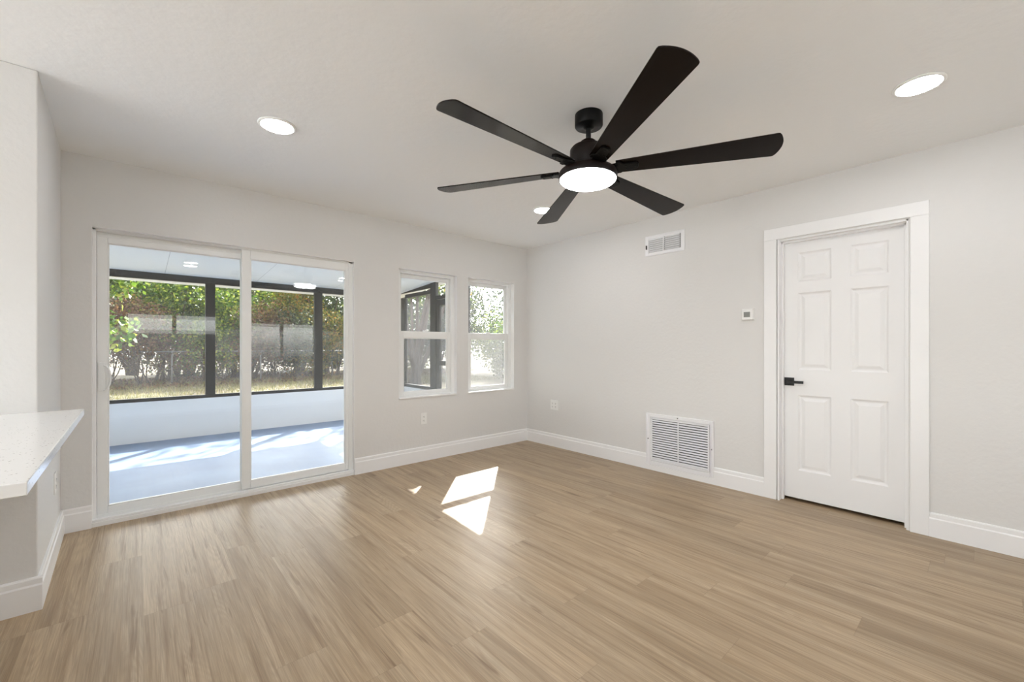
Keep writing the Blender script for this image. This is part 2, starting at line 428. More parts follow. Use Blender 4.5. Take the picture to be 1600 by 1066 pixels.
# ------------------------------------------------------------------ sliding glass door
door = empty('door_1', ((DX0 + DX1) / 2, .07, 0), 'white two-panel sliding glass door to the screened patio', 'door', None, 'structure')
f = MB()
f.box(DX0, DX0 + .018, .040, .135, 0.0, DZ); f.box(DX1 - .038, DX1, .040, .135, 0, DZ)
f.box(DX0, DX1, .040, .135, DZ - .014, DZ)
f.box(DX0 + .018, DX1 - .038, .088, .135, DZ - .045, DZ - .014)
f.box(DX0, DX1, -.004, .135, -.004, .028); f.box(DX0, DX1, .004, .040, .028, .044); f.box(DX0, DX1, .086, .09, .028, .05)
f.build('door_frame', M['vinyl'], door, bevel=.002)
MB().box(DX0, DX0 + .0015, -.001, .041, .03, DZ).box(DX1 - .0015, DX1, -.001, .041, .03, DZ).box(DX0, DX1, -.001, .041, DZ - .0015, DZ).build('reveal_liner', M['trim'], door)
def sash(name, x0, x1, z0, z1, gx0, gx1, gz0, gz1, y0, y1, parent, tilt):
    f = MB()
    f.box(x0, gx0, y0, y1, z0, z1); f.box(gx1, x1, y0, y1, z0, z1); f.box(gx0, gx1, y0, y1, z0, gz0); f.box(gx0, gx1, y0, y1, gz1, z1)
    # glazing bead
    e = .008; m = y0 + .006
    f.box(gx0, gx0 + e, m, y1 - .006, gz0, gz1); f.box(gx1 - e, gx1, m, y1 - .006, gz0, gz1); f.box(gx0, gx1, m, y1 - .006, gz0, gz0 + e); f.box(gx0, gx1, m, y1 - .006, gz1 - e, gz1)
    o = f.build(name, M['vinyl'], parent, bevel=.0025)
    g = MB()
    ym = (y0 + y1) / 2; cz = (gz0 + gz1) / 2
    for k, yy in enumerate((ym - .006, ym + .006)):
        s = tilt * k
        def P(x, z): return (x, yy + (z - cz) * s, z)
        g.add([P(gx0, gz0), P(gx1, gz0), P(gx1, gz1), P(gx0, gz1)], [(0, 1, 2, 3)])
    g.build('glass_pane', M['glass'], o)
    return o
lp = sash('sliding_panel', -3.934, -3.040, .046, 1.949, -3.881, -3.100, .097, 1.900, .090, .126, door, .0055)
sash('fixed_panel', -3.106, -2.258, .046, 1.976, -3.046, -2.285, .104, 1.899, .045, .081, door, .0055)
hb = MB(); hb.box(-3.928, -3.896, .080, .090, .888, 1.085)
pts = []
for k in range(13):
    a = PI * k / 12
    pts.append((-3.900 + .034 * math.sin(a), .072 - .012 * math.sin(a), .978 + .085 * math.cos(a)))
hb.tube(pts, .0065, 8)
hb.build('door_handle', M['vinyl'], lp, bevel=.002)
MB().box(-3.917, -3.907, .074, .080, .93, .965).build('latch_lever', M['vinyl'], lp)

# ------------------------------------------------------------------ single-hung windows
def hung(n, x0, x1, label):
    win = empty('window_%d' % n, ((x0 + x1) / 2, .07, WZ0), label, 'window', None, 'structure')
    f = MB(); j = .040
    f.box(x0, x0 + j, .055, .138, WZ0, WZ1); f.box(x1 - j, x1, .055, .138, WZ0, WZ1)
    f.box(x0 + j, x1 - j, .055, .138, WZ1 - .034, WZ1); f.box(x0 + j, x1 - j, .055, .138, WZ0, WZ0 + .018)
    f.box(x0 + j, x0 + j + .006, .055, .062, WZ0, WZ1); f.box(x1 - j - .006, x1 - j, .055, .062, WZ0, WZ1)
    f.build('window_frame', M['vinyl'], win, bevel=.002)
    MB().box(x0, x0 + .0015, -.001, .056, WZ0, WZ1).box(x1 - .0015, x1, -.001, .056, WZ0, WZ1).box(x0, x1, -.001, .056, WZ1 - .0015, WZ1).build('reveal_liner', M['trim'], win)
    MB().box(x0, x1, -.012, .056, WZ0 - .012, WZ0 + .002).build('window_sill', M['trim'], win, bevel=.003)
    i0, i1 = x0 + j, x1 - j
    sash('upper_sash', i0, i1, 1.300, WZ1 - .034, i0 + .030, i1 - .030, 1.340, 1.912, .098, .124, win, .004)
    sash('lower_sash', i0, i1, WZ0 + .018, 1.354, i0 + .046, i1 - .046, .722, 1.284, .066, .094, win, .004)
    lk = MB(); lk.box((x0 + x1) / 2 - .03, (x0 + x1) / 2 + .03, .072, .092, 1.354, 1.364); lk.box((x0 + x1) / 2 - .006, (x0 + x1) / 2 + .03, .068, .08, 1.364, 1.370)
    lk.build('sash_lock', M['vinyl'], win)
    MB().box(i1 + .004, x1 - .012, .050, .056, 1.755, 1.93).build('balance_cover', M['vinyl'], win)
    s = MB(); s.add([(i0 + .03, .131, WZ0 + .02), (i1 - .03, .131, WZ0 + .02), (i1 - .03, .131, 1.31), (i0 + .03, .131, 1.31)], [(0, 1, 2, 3)])
    s.build('insect_screen', M['halfmesh'], win)
hung(1, W1X0, W1X1, 'white single-hung window next to the sliding door')
hung(2, W2X0, W2X1, 'white single-hung window nearest the room corner')

# ------------------------------------------------------------------ white six-panel door
door = empty('door_2', (.05, -3.2, 0), 'white six-panel interior door with black lever, closed', 'door', None, 'structure')
f = MB(); f.box(-.020, .12, RY0 - .012, RY0, 0, RZ); f.box(-.020 + .02, .12, RY1, RY1 + .012, 0, RZ); f.box(0, .12, RY1, RY0, RZ - .012, RZ)
f.box(.04, .068, RY0 - .024, RY0 - .010, 0, RZ - .012); f.box(.04, .068, RY1 + .010, RY1 + .024, 0, RZ - .012); f.box(.04, .068, RY1, RY0, RZ - .024, RZ - .010)
f.build('door_jamb', M['trim'], door, bevel=.0015)
f = MB()
f.box(-.019, 0, -2.736, -2.824, 0, 2.024); f.box(-.019, 0, -3.581, -3.669, 0, 2.024); f.box(-.019, 0, -2.736, -3.669, 2.024, 2.113)
f.build('door_casing', M['trim'], door, bevel=.003)
SX = .070
ys = [-2.838, -2.945, -3.153, -3.265, -3.468, -3.566]; zs = [.024, .240, .819, 1.012, 1.604, 1.691, 1.914, 2.010]
b = MB()
def fx(y, z, d): return (SX + d, y, z)
for i in range(5):
    for j in range(7):
        y0, y1, z0, z1 = ys[i], ys[i + 1], zs[j], zs[j + 1]
        if i in (1, 3) and j in (1, 3, 5):
            rings = []
            for e, d in ((0, 0), (.010, .007), (.016, .0085), (.022, .0085), (.042, .003), (.046, .0025)):
                rings.append([fx(y0 - e, z0 + e, d), fx(y1 + e, z0 + e, d), fx(y1 + e, z1 - e, d), fx(y0 - e, z1 - e, d)])
            vs = [v for r in rings for v in r]; fs = []
            for r in range(len(rings) - 1):
                for k in range(4): fs.append((r * 4 + k, r * 4 + (k + 1) % 4, (r + 1) * 4 + (k + 1) % 4, (r + 1) * 4 + k))
            fs.append(tuple(range((len(rings) - 1) * 4, len(rings) * 4)))
            b.add(vs, fs)
        else:
            b.add([fx(y0, z0, 0), fx(y1, z0, 0), fx(y1, z1, 0), fx(y0, z1, 0)], [(0, 1, 2, 3)])
y0, y1, z0, z1 = ys[0], ys[-1], zs[0], zs[-1]; T = .035
b.add([fx(y0, z0, 0), fx(y1, z0, 0), fx(y1, z1, 0), fx(y0, z1, 0), fx(y0, z0, T), fx(y1, z0, T), fx(y1, z1, T), fx(y0, z1, T)],
      [(0, 4, 5, 1), (1, 5, 6, 2), (2, 6, 7, 3), (3, 7, 4, 0), (4, 7, 6, 5)])
slab = b.build('door_slab', M['door'], door)
hn = MB(); hn.box(SX, SX - .009, -2.856, -2.920, .889, .951)
hn.lathe([(0, 0), (.011, 0), (.011, .032), (0, .032)], 16, (0, 0, 0))
nv = len(hn.v)
hn.v = hn.v[:8] + [(SX - .009 - z, -2.888 + x, .920 + y) for x, y, z in hn.v[8:]]
hn.box(SX - .034, SX - .046, -2.878, -2.988, .909, .929)
hn.build('door_handle', M['black'], slab, bevel=.0015)
MB().box(SX - .003, SX + .001, -2.838, -2.846, .89, .945).build('strike_edge', M['galv'], slab)

# ------------------------------------------------------------------ wall grilles, thermostat, outlets
RG = empty('return_air_grille', (0, -2.02, .3), 'large white louvred return air grille low on the right wall', 'vent')
f = MB(); A0, A1, Z0, Z1 = -1.700, -2.343, .053, .546; o0, o1, q0, q1 = -1.742, -2.314, .092, .512
f.box(0, -.014, A0, o0, Z0, Z1); f.box(0, -.014, o1, A1, Z0, Z1); f.box(0, -.014, o0, o1, Z0, q0); f.box(0, -.014, o0, o1, q1, Z1)
f.box(-.012, -.022, A0 - .002, A0 - .010, Z0, Z1); f.box(-.012, -.022, A1 + .002, A1 + .010, Z0, Z1)
f.build('grille_frame', M['vent'], RG, bevel=.0025)
f = MB()
f.box(-.004, -.017, o0 - .005, o0 - .020, q0 + .012, q1 - .012); f.box(-.004, -.017, o1 + .005, o1 + .020, q0 + .012, q1 - .012)
f.box(-.004, -.017, o0 - .005, o1 + .005, q0 + .005, q0 + .020); f.box(-.004, -.017, o0 - .005, o1 + .005, q1 - .020, q1 - .005)
f.build('inner_frame', M['vent'], RG, bevel=.0015)
MB().box(-.0006, -.003, o0 - .014, o1 + .014, q0 + .014, q1 - .014).build('duct_backing', M['duct'], RG)
MB().box(-.0002, -.0022, o0, o1, q0, q1).build('grille_back', M['vent'], RG)
f = MB(); NL = 17; p = (q1 - q0 - .040) / NL
for k in range(NL):
    zc = q0 + .020 + p * (k + .5)
    za, zb = zc + p * .20, zc - p * .22
    f.add([(-.004, o0 - .020, za), (-.004, o1 + .020, za), (-.015, o1 + .020, zb), (-.015, o0 - .020, zb),
           (-.005, o0 - .020, za - .002), (-.005, o1 + .020, za - .002), (-.016, o1 + .020, zb - .003), (-.016, o0 - .020, zb - .003)],
          [(0, 1, 2, 3), (7, 6, 5, 4), (3, 2, 6, 7), (0, 4, 5, 1), (0, 3, 7, 4), (1, 5, 6, 2)])
f.build('louvre', M['vent'], RG)
MB().box(-.004, -.0175, -2.020, -2.028, q0 + .02, q1 - .02).build('mullion', M['vent'], RG)
for yy, zz in ((-2.02, .530), (-1.721, .30), (-2.329, .30)):
    s = MB().lathe([(0, 0), (.006, 0), (.006, .003), (.002, .004), (0, .004)], 12)
    s.v = [(-.014 - z, yy + x, zz + y) for x, y, z in s.v]; s.build('screw', M['galv'], RG)

SV = empty('supply_vent', (0, -1.885, 2.17), 'small white two-bank supply vent high on the right wall', 'vent')
A0, A1, Z0, Z1 = -1.687, -2.084, 2.071, 2.267; o0, o1, q0, q1 = -1.722, -2.049, 2.104, 2.236
f = MB(); f.box(0, -.010, A0, o0, Z0, Z1); f.box(0, -.010, o1, A1, Z0, Z1); f.box(0, -.010, o0, o1, Z0, q0); f.box(0, -.010, o0, o1, q1, Z1)
f.box(-.010, -.014, A0 - .006, A1 + .006, Z0 + .006, Z0 + .012); f.box(-.010, -.014, A0 - .006, A1 + .006, Z1 - .012, Z1 - .006)
f.build('vent_frame', M['vent'], SV, bevel=.002)
MB().box(-.0006, -.002, o0, o1, q0, q1).build('duct_backing', M['seam'], SV)
f = MB(); NS = 7; p = (q1 - q0) / NS
for bnk in ((o0 - .004, -1.872), (-1.892, o1 + .010)):
    for k in range(NS):
        zc = q0 + p * (k + .5); za, zb = zc - p * .30, zc + p * .55
        f.add([(-.003, bnk[0], zb), (-.003, bnk[1], zb), (-.015, bnk[1], za), (-.015, bnk[0], za), (-.004, bnk[0], zb - .002), (-.004, bnk[1], zb - .002), (-.0155, bnk[1], za - .002), (-.0155, bnk[0], za - .002)],
              [(0, 1, 2, 3), (7, 6, 5, 4), (3, 2, 6, 7), (0, 4, 5, 1), (0, 3, 7, 4), (1, 5, 6, 2)])
f.build('louvre', M['vent'], SV)
MB().box(-.002, -.016, -1.874, -1.884, q0, q1).build('mullion', M['vent'], SV)
f = MB(); f.box(-.010, -.026, -1.701, -1.707, 2.138, 2.176); f.build('damper_lever', M['slot'], SV)

TH = empty('thermostat', (0, -2.61, 1.45), 'small square white thermostat beside the panel door casing', 'thermostat')
MB().box(0, -.006, -2.566, -2.662, 1.404, 1.500).build('back_plate', M['plastic'], TH, bevel=.002)
MB().box(-.006, -.022, -2.570, -2.658, 1.408, 1.496).build('thermostat_body', M['plastic'], TH, bevel=.005)
MB().box(-.0205, -.0228, -2.588, -2.636, 1.431, 1.474).build('display_screen', M['lcd'], TH, bevel=.001)
MB().box(-.0205, -.0232, -2.590, -2.634, 1.414, 1.419).build('button_bar', M['plastic'], TH)

def outlet(nm, c, axis, n, gangs, label):
    # plate in the plane of wall: axis = unit vector along the wall, n = outward normal
    o = empty(nm, c, label, 'outlet')
    ax = Vector(axis); nn = Vector(n); W = .046 * gangs + .026; Hh = .117
    def bx(mb, u0, u1, v0, v1, d0, d1):
        vs = []
        for d in (d0, d1):
            for v in (v0, v1):
                for u in (u0, u1):
                    q = Vector(c) + ax * u + nn * d; vs.append((q.x, q.y, c[2] + v))
        mb.add(vs, [(0, 2, 3, 1), (4, 5, 7, 6), (0, 1, 5, 4), (2, 6, 7, 3), (0, 4, 6, 2), (1, 3, 7, 5)])
    pl = MB(); bx(pl, -W / 2, W / 2, -Hh / 2, Hh / 2, 0, .006); pl.build('cover_plate', M['plastic'], o, bevel=.002)
    for g in range(gangs):
        u = (g - (gangs - 1) / 2) * .046
        for v in (-.0195, .0195):
            r = MB(); bx(r, u - .016, u + .016, v - .0135, v + .0135, .006, .0085); ro = r.build('receptacle', M['plastic'], o, bevel=.003)
            s = MB(); bx(s, u - .0075, u - .0048, v - .003, v + .007, .0085, .0089); bx(s, u + .0045, u + .0072, v - .003, v + .006, .0085, .0089); bx(s, u - .002, u + .003, v - .0105, v - .006, .0085, .0089)
            s.build('slot', M['slot'], ro)
    return o
outlet('wall_outlet', (-1.494, 0, .442), (1, 0, 0), (0, -1, 0), 1, 'white duplex outlet on the back wall below the window')
outlet('wall_outlet', (0, -.476, .496), (0, -1, 0), (-1, 0, 0), 2, 'wider white two-gang outlet on the right wall near the corner')
outlet('wall_outlet', (-4.083, -.374, .412), (ld.x, ld.y, 0), (ln[0], ln[1], 0), 1, 'outlet seen edge-on low on the left wall under the counter edge')

# ------------------------------------------------------------------ countertop
ct = MB().prism([(-4.95, -2.515), (-3.908, -2.515), (-3.918, -1.052), (-4.95, -1.052)], .863, .893).build('countertop', M['quartz'], bevel=.0025)
tag(ct, 'white speckled quartz countertop jutting out past the left wall end', 'countertop')
struct(MB().box(-4.9, -4.24, -2.48, -1.10, 0, .8615).build('wall_peninsula', M['wall']), 'half wall carrying the quartz counter', 'wall')

# ------------------------------------------------------------------ round ceiling lights
def downlight(x, y, z, label, group='round lights in the ceiling', first=[None]):
    if first[0] is None:
        o = empty('recessed_light', (x, y, z), label, 'ceiling light', group)
        MB().lathe([(.080, -.0002), (.096, -.0002), (.097, -.004), (.092, -.009), (.084, -.010), (.080, -.006)], 48).build('trim_ring', M['plastic'], o, off=(0, 0, 0))
        MB().lathe([(0, -.0085), (.06, -.0085), (.083, -.0075), (.083, -.001), (0, -.001)], 48).build('lens', M['lamp'], o, off=(0, 0, 0))
        first[0] = o
    else:
        o = copy_tree(first[0]); o.location = (x, y, z); o['label'] = label; o['group'] = group
    return o
downlight(-3.138, -1.245, H, 'round ceiling light above the sliding glass door')
downlight(-.944, -3.692, H, 'round ceiling light above the white panel door')
downlight(-.962, -1.224, H, 'round ceiling light near the back corner, partly hidden by a fan blade')
downlight(-3.138, -3.692, H, 'round ceiling light overhead by the kitchen side, mirrored in the glass door')
downlight(-5.9, -1.6, H, 'unseen added ceiling light over the kitchen by the back wall')  # both kitchen lights are out of view, added to help light the rooms
downlight(-5.9, -4.0, H, 'unseen added ceiling light over the kitchen by the front wall')

# ------------------------------------------------------------------ ceiling fan
fan = empty('ceiling_fan', (-1.9098, -2.4814, H), 'black six-blade ceiling fan with a round lit lamp', 'ceiling fan')
fan.rotation_euler = (-.0077, .0352, 0)
cn = MB().lathe([(0, -.0005), (.074, -.0005), (.0745, -.004), (.0745, -.060), (.071, -.0655), (.03, -.0655), (.026, -.075), (.014, -.078)], 48).build('canopy', M['fanblack'], fan, off=(0, 0, 0))
cn.rotation_euler = (.0077, -.0352, 0)
MB().lathe([(.0135, -.07), (.0135, -.155), (.0, -.155)], 24).build('downrod', M['fanblack'], fan, off=(0, 0, 0))
MB().lathe([(0, -.145), (.036, -.145), (.041, -.149), (.041, -.166), (.060, -.172), (.088, -.184), (.097, -.196), (.097, -.235), (.092, -.262), (.080, -.290), (.07, -.320), (0, -.320)], 56).build('motor_housing', M['fanbrown'], fan, off=(0, 0, 0))
lk = MB().lathe([(0, -.306), (.10, -.306), (.142, -.310), (.152, -.318), (.155, -.330), (.155, -.350), (.152, -.357), (.149, -.357), (.149, -.340), (0, -.340)], 64).build('light_ring', M['fanbrown'], fan, off=(0, 0, 0))
MB().lathe([(.1485, -.345), (.1485, -.356), (.143, -.361), (.10, -.366), (.05, -.368), (0, -.3685)], 64).build('lamp_lens', M['fanlamp'], lk, off=(0, 0, 0))
def blade_outline():
    pts = []
    r0, r1, h0, h1 = .150, .878, .048, .079
    pts.append((r0, -h0)); 
    pts.append((r1 - .010, -h1)); pts.append((r1 - .001, -h1 + .002))
    for k in range(1, 16):
        y = -h1 + .004 + (2 * h1 - .008) * k / 16
        pts.append((r1 + .024 * (1 - (y / h1) ** 2), y))
    pts.append((r1 - .001, h1 - .002)); pts.append((r1 - .010, h1)); pts.append((r0, h0))
    return pts
bl = MB().prism(blade_outline(), -.003, .003)
arm = MB()
o2 = [(.150, -.044), (.172, -.042), (.186, -.026), (.250, -.023), (.262, -.012), (.262, .012), (.250, .023), (.186, .026), (.172, .042), (.150, .044)]
arm.prism(o2, -.012, -.003)
arm.prism([(.06, -.026), (.165, -.030), (.165, .030), (.06, .026)], -.013, .001)

proto = None
for k in range(6):
    ang = math.radians(-120 + 60 * k - 2.0)
    rot = (-.2002, 0, ang)
    if proto is None:
        bo = bl.build('blade', M['blade'], fan, bevel=.0015, off=(0, 0, -.3037)); bo.rotation_euler = rot
        ao = arm.build('blade_arm', M['fanblack'], bo, bevel=.002, off=(0, 0, 0))
        for x, y in ((.20, .012), (.20, -.012), (.245, 0)):
            MB().lathe([(0, -.0145), (.004, -.0145), (.0045, -.012), (.0045, -.010)], 10, (x, y, 0)).build('screw', M['fanblack'], bo, off=(0, 0, 0))
        proto = bo
    else:
        c = copy_tree(proto, fan); c.rotation_euler = rot

# ------------------------------------------------------------------ screened patio
PZ = -.05; PY = 3.358; PX1 = -.113; PX0 = -6.6
def cz(y): return 2.168 + (PY - y) * .065
struct(MB().box(PX0 - .3, .12, WT, PY + .35, PZ - .1, PZ).build('floor_patio', M['patio']), 'blue-grey painted concrete patio floor', 'floor')
b = MB()
yA, yB = WT, 4.06
def slab_roof(x0, x1, t):
    b.add([(x0, yA, cz(yA)), (x1, yA, cz(yA)), (x1, yB, cz(yB)), (x0, yB, cz(yB)), (x0, yA, cz(yA) + t), (x1, yA, cz(yA) + t), (x1, yB, cz(yB) + t), (x0, yB, cz(yB) + t)],
          [(0, 3, 2, 1), (4, 5, 6, 7), (0, 1, 5, 4), (1, 2, 6, 5), (2, 3, 7, 6), (3, 0, 4, 7)])
slab_roof(PX0 - .3, .13, .08)
struct(b.build('ceiling_patio', M['pceil']), 'white panelled patio ceiling sloping down from the house', 'ceiling')
b = MB()
for x in (-5.68, -4.57, -3.456, -2.40, -1.29, -.2):
    b.add([(x - .002, yA, cz(yA) - .0006), (x + .002, yA, cz(yA) - .0006), (x + .002, PY, cz(PY) - .0006), (x - .002, PY, cz(PY) - .0006)], [(0, 1, 2, 3)])
struct(b.build('trim_2', M['seam']), 'thin joints between the patio ceiling panels', 'ceiling joint')
MBk = MB(); MBk.box(PX0, PX1 + .15, PY, PY + .15, PZ - .1, .476)
struct(MBk.build('wall_patio', M['stucco']), 'low white knee wall below the long patio screen', 'wall')
struct(MB().box(PX1, PX1 + .15, 2.20, PY, PZ - .1, .476).build('wall_patioend', M['stucco']), 'low white knee wall at the far end of the patio', 'wall')
struct(MB().box(PX1, PX1 + .15, WT, 1.16, PZ - .1, .476).build('wall_pationear', M['stucco']), 'low white knee wall of the patio against the house', 'wall')
struct(MB().box(PX0 - .15, PX0, WT, PY + .15, PZ - .1, 2.5).build('wall_patioleft', M['stucco']), 'left end wall of the patio', 'wall')

PS = empty('patio_screen', (-3.3, PY + .03, .476), 'long dark bronze framed insect screen between the patio and the garden', 'screen')
FD = .055
MB().box(PX0, PX1 + .06, PY, PY + FD, 2.078, 2.20).build('header_rail', M['bronze'], PS, bevel=.002)
MB().box(PX0, PX1 + .06, PY, PY + FD, .476, .522).build('sill_rail', M['bronze'], PS, bevel=.002)
mx = [(-6.0, -5.88), (-4.50, -4.385), (-3.017, -2.903), (-1.574, -1.449), (PX1 - .03, PX1 + .06)]
for a, c in mx: MB().box(a, c, PY + .002, PY + FD - .002, .522, 2.078).build('mullion', M['bronze'], PS, bevel=.002)
ed = [PX0] + [v for m_ in mx for v in m_]
for i in range(0, len(ed) - 1, 2):
    a, c = ed[i], ed[i + 1]
    if c - a > .2: MB().add([(a, PY + .03, .522), (c, PY + .03, .522), (c, PY + .03, 2.078), (a, PY + .03, 2.078)], [(0, 1, 2, 3)]).build('insect_mesh', M['mesh'], PS)

# end of the patio: screen bay, door, near bay
def frame_rect(mb, y0, y1, z0, z1, wy, wz, x0, x1):
    mb.box(x0, x1, y0, y0 + wy, z0, z1); mb.box(x0, x1, y1 - wy, y1, z0, z1); mb.box(x0, x1, y0 + wy, y1 - wy, z0, z0 + wz); mb.box(x0, x1, y0 + wy, y1 - wy, z1 - wz, z1)
ES = empty('end_screen', (PX1, 2.8, .476), 'dark framed screen bay at the far end of the patio', 'screen')
b = MB(); b.box(PX1, PX1 + .055, PY - .28, PY, .476, 2.078); b.box(PX1, PX1 + .055, 2.20, PY - .28, .476, .53); b.box(PX1, PX1 + .055, 2.20, PY - .28, 2.075, 2.135)
b.box(PX1, PX1 + .055, 2.03, 2.20, PZ, cz(2.1)); b.box(PX1 + .01, PX1 + .045, 2.20, PY, 2.17, 2.24)
b.build('screen_frame', M['bronze'], ES, bevel=.002)
MB().add([(PX1 + .03, 2.20, .53), (PX1 + .03, PY - .28, .53), (PX1 + .03, PY - .28, 2.075), (PX1 + .03, 2.20, 2.075)], [(0, 1, 2, 3)]).build('insect_mesh', M['endmesh'], ES)
SDR = empty('screen_door', (PX1, 1.55, PZ), 'dark framed screen door with a mid rail at the end of the patio', 'screen door')
b = MB(); frame_rect(b, 1.245, 2.005, PZ + .02, 1.95, .085, .09, PX1 + .005, PX1 + .05); b.box(PX1 + .005, PX1 + .05, 1.33, 1.92, .895, .97)
b.build('door_frame', M['bronze'], SDR, bevel=.002)
b = MB(); b.add([(PX1 + .03, 1.33, .06), (PX1 + .03, 1.92, .06), (PX1 + .03, 1.92, 1.86), (PX1 + .03, 1.33, 1.86)], [(0, 1, 2, 3)]); b.build('insect_mesh', M['endmesh'], SDR)
b = MB(); b.box(PX1 - .03, PX1 + .005, 1.28, 1.30, .90, 1.02); b.build('door_handle', M['black'], SDR)
NS_ = empty('near_screen', (PX1, .6, .476), 'dark framed screen bay of the patio right outside the corner window', 'screen')
b = MB(); b.box(PX1, PX1 + .055, 1.145, 1.20, PZ, cz(1.2)); b.box(PX1, PX1 + .055, 1.29, 2.03, 1.96, 2.02); b.box(PX1, PX1 + .055, WT, 1.16, .476, .53); b.box(PX1, PX1 + .055, WT, 2.03, 2.24, 2.36); b.box(PX1, PX1 + .055, WT, .19, .53, 2.24)
b.build('screen_frame', M['bronze'], NS_, bevel=.002)
b = MB(); b.add([(PX1 + .03, .19, .53), (PX1 + .03, 1.16, .53), (PX1 + .03, 1.16, 2.24), (PX1 + .03, .19, 2.24)], [(0, 1, 2, 3)])
b.add([(PX1 + .03, 1.23, 2.02), (PX1 + .03, 2.03, 2.02), (PX1 + .03, 2.03, 2.24), (PX1 + .03, 1.23, 2.24)], [(0, 1, 2, 3)])
b.build('insect_mesh', M['endmesh'], NS_)

# ------------------------------------------------------------------ garden
GZ = -.15
g = struct(MB().box(-60, 60, -60, 70, GZ - .3, GZ).build('ground', M['ground']), 'lawn with dry leaves beyond the patio', 'ground')
rng = np.random.default_rng(7)
M['paving'] = simple('bounce_concrete', S(226, 228, 230), 0.8, var=(3, 0.92))  # unseen pale ground added to bounce sunlight up through the kitchen doors
struct(MB().prism([(-30, -26), (4, -26), (4, YF - .2), (XF - .2, YF - .2), (XF - .2, 4), (-30, 4)], GZ - .1, GZ + .03).build('floor_bounce', M['paving']), 'unseen pale paving added outside the kitchen to bounce daylight in', 'floor')

# chain-link fence
CF = empty('chain_link_fence', (0, 15.6, GZ), 'thin grey wire fence crossing in front of the shrubs', 'fence')
def mat_wire():
    t = NT('fence_wire'); tc = t.n('ShaderNodeTexCoord'); s = t.n('ShaderNodeSeparateXYZ', {'Vector': tc.outputs['Object']})
    k = 1 / .09
    u = t.math('FRACT', t.math('MULTIPLY', t.math('ADD', s.outputs[0], s.outputs[2]), k)); v = t.math('FRACT', t.math('MULTIPLY', t.math('SUBTRACT', s.outputs[0], s.outputs[2]), k))
    lo = t.math('MINIMUM', u, v); f = t.math('LESS_THAN', lo, .05)
    tr = t.n('ShaderNodeBsdfTransparent'); b = t.n('ShaderNodeBsdfPrincipled', {'Base Color': (.16, .16, .16, 1), 'Roughness': .5, 'Metallic': .5})
    mx_ = t.n('ShaderNodeMixShader', {0: f, 1: tr.outputs[0], 2: b.outputs[0]}); return t.done(mx_.outputs[0])
M['wire'] = mat_wire()
FY = 15.6
MB().tube([(-9, FY, 1.03), (9, FY, 1.03)], .022, 6).build('top_rail', M['galv'], CF)
for x in np.arange(-8.4, 9, 2.8): MB().tube([(x, FY, GZ - .1), (x, FY, 1.06)], .028, 6).build('fence_post', M['galv'], CF)
MB().add([(-9, FY + .03, GZ), (9, FY + .03, GZ), (9, FY + .03, 1.02), (-9, FY + .03, 1.02)], [(0, 1, 2, 3)]).build('wire_mesh', M['wire'], CF)

def leaves_mesh(name, mat, parent, P, size, rng, up=0.25):
    n = len(P)
    d = rng.normal(size=(n, 3)); d[:, 2] -= up; d /= np.linalg.norm(d, axis=1, keepdims=True)
    r = rng.normal(size=(n, 3)); s = np.cross(d, r); s /= np.linalg.norm(s, axis=1, keepdims=True); nn = np.cross(d, s)
    L = size * rng.uniform(.7, 1.35, (n, 1)); W = L * .30
    V = np.stack([P, P + d * L * .5 + s * W + nn * L * .06, P + d * L, P + d * L * .5 - s * W + nn * L * .06], 1).reshape(-1, 3)
    F = np.arange(4 * n).reshape(-1, 4)
    me = bpy.data.meshes.new(name); me.vertices.add(4 * n); me.vertices.foreach_set('co', V.astype(np.float32).ravel())
    me.loops.add(4 * n); me.loops.foreach_set('vertex_index', F.astype(np.int32).ravel())
    me.polygons.add(n); me.polygons.foreach_set('loop_start', np.arange(0, 4 * n, 4, dtype=np.int32)); me.polygons.foreach_set('loop_total', np.full(n, 4, dtype=np.int32))
    me.update(); me.validate()
    me.materials.append(mat)
    o = bpy.data.objects.new(name, me); COL.objects.link(o)
    if parent is not None: o.parent = parent
    return o

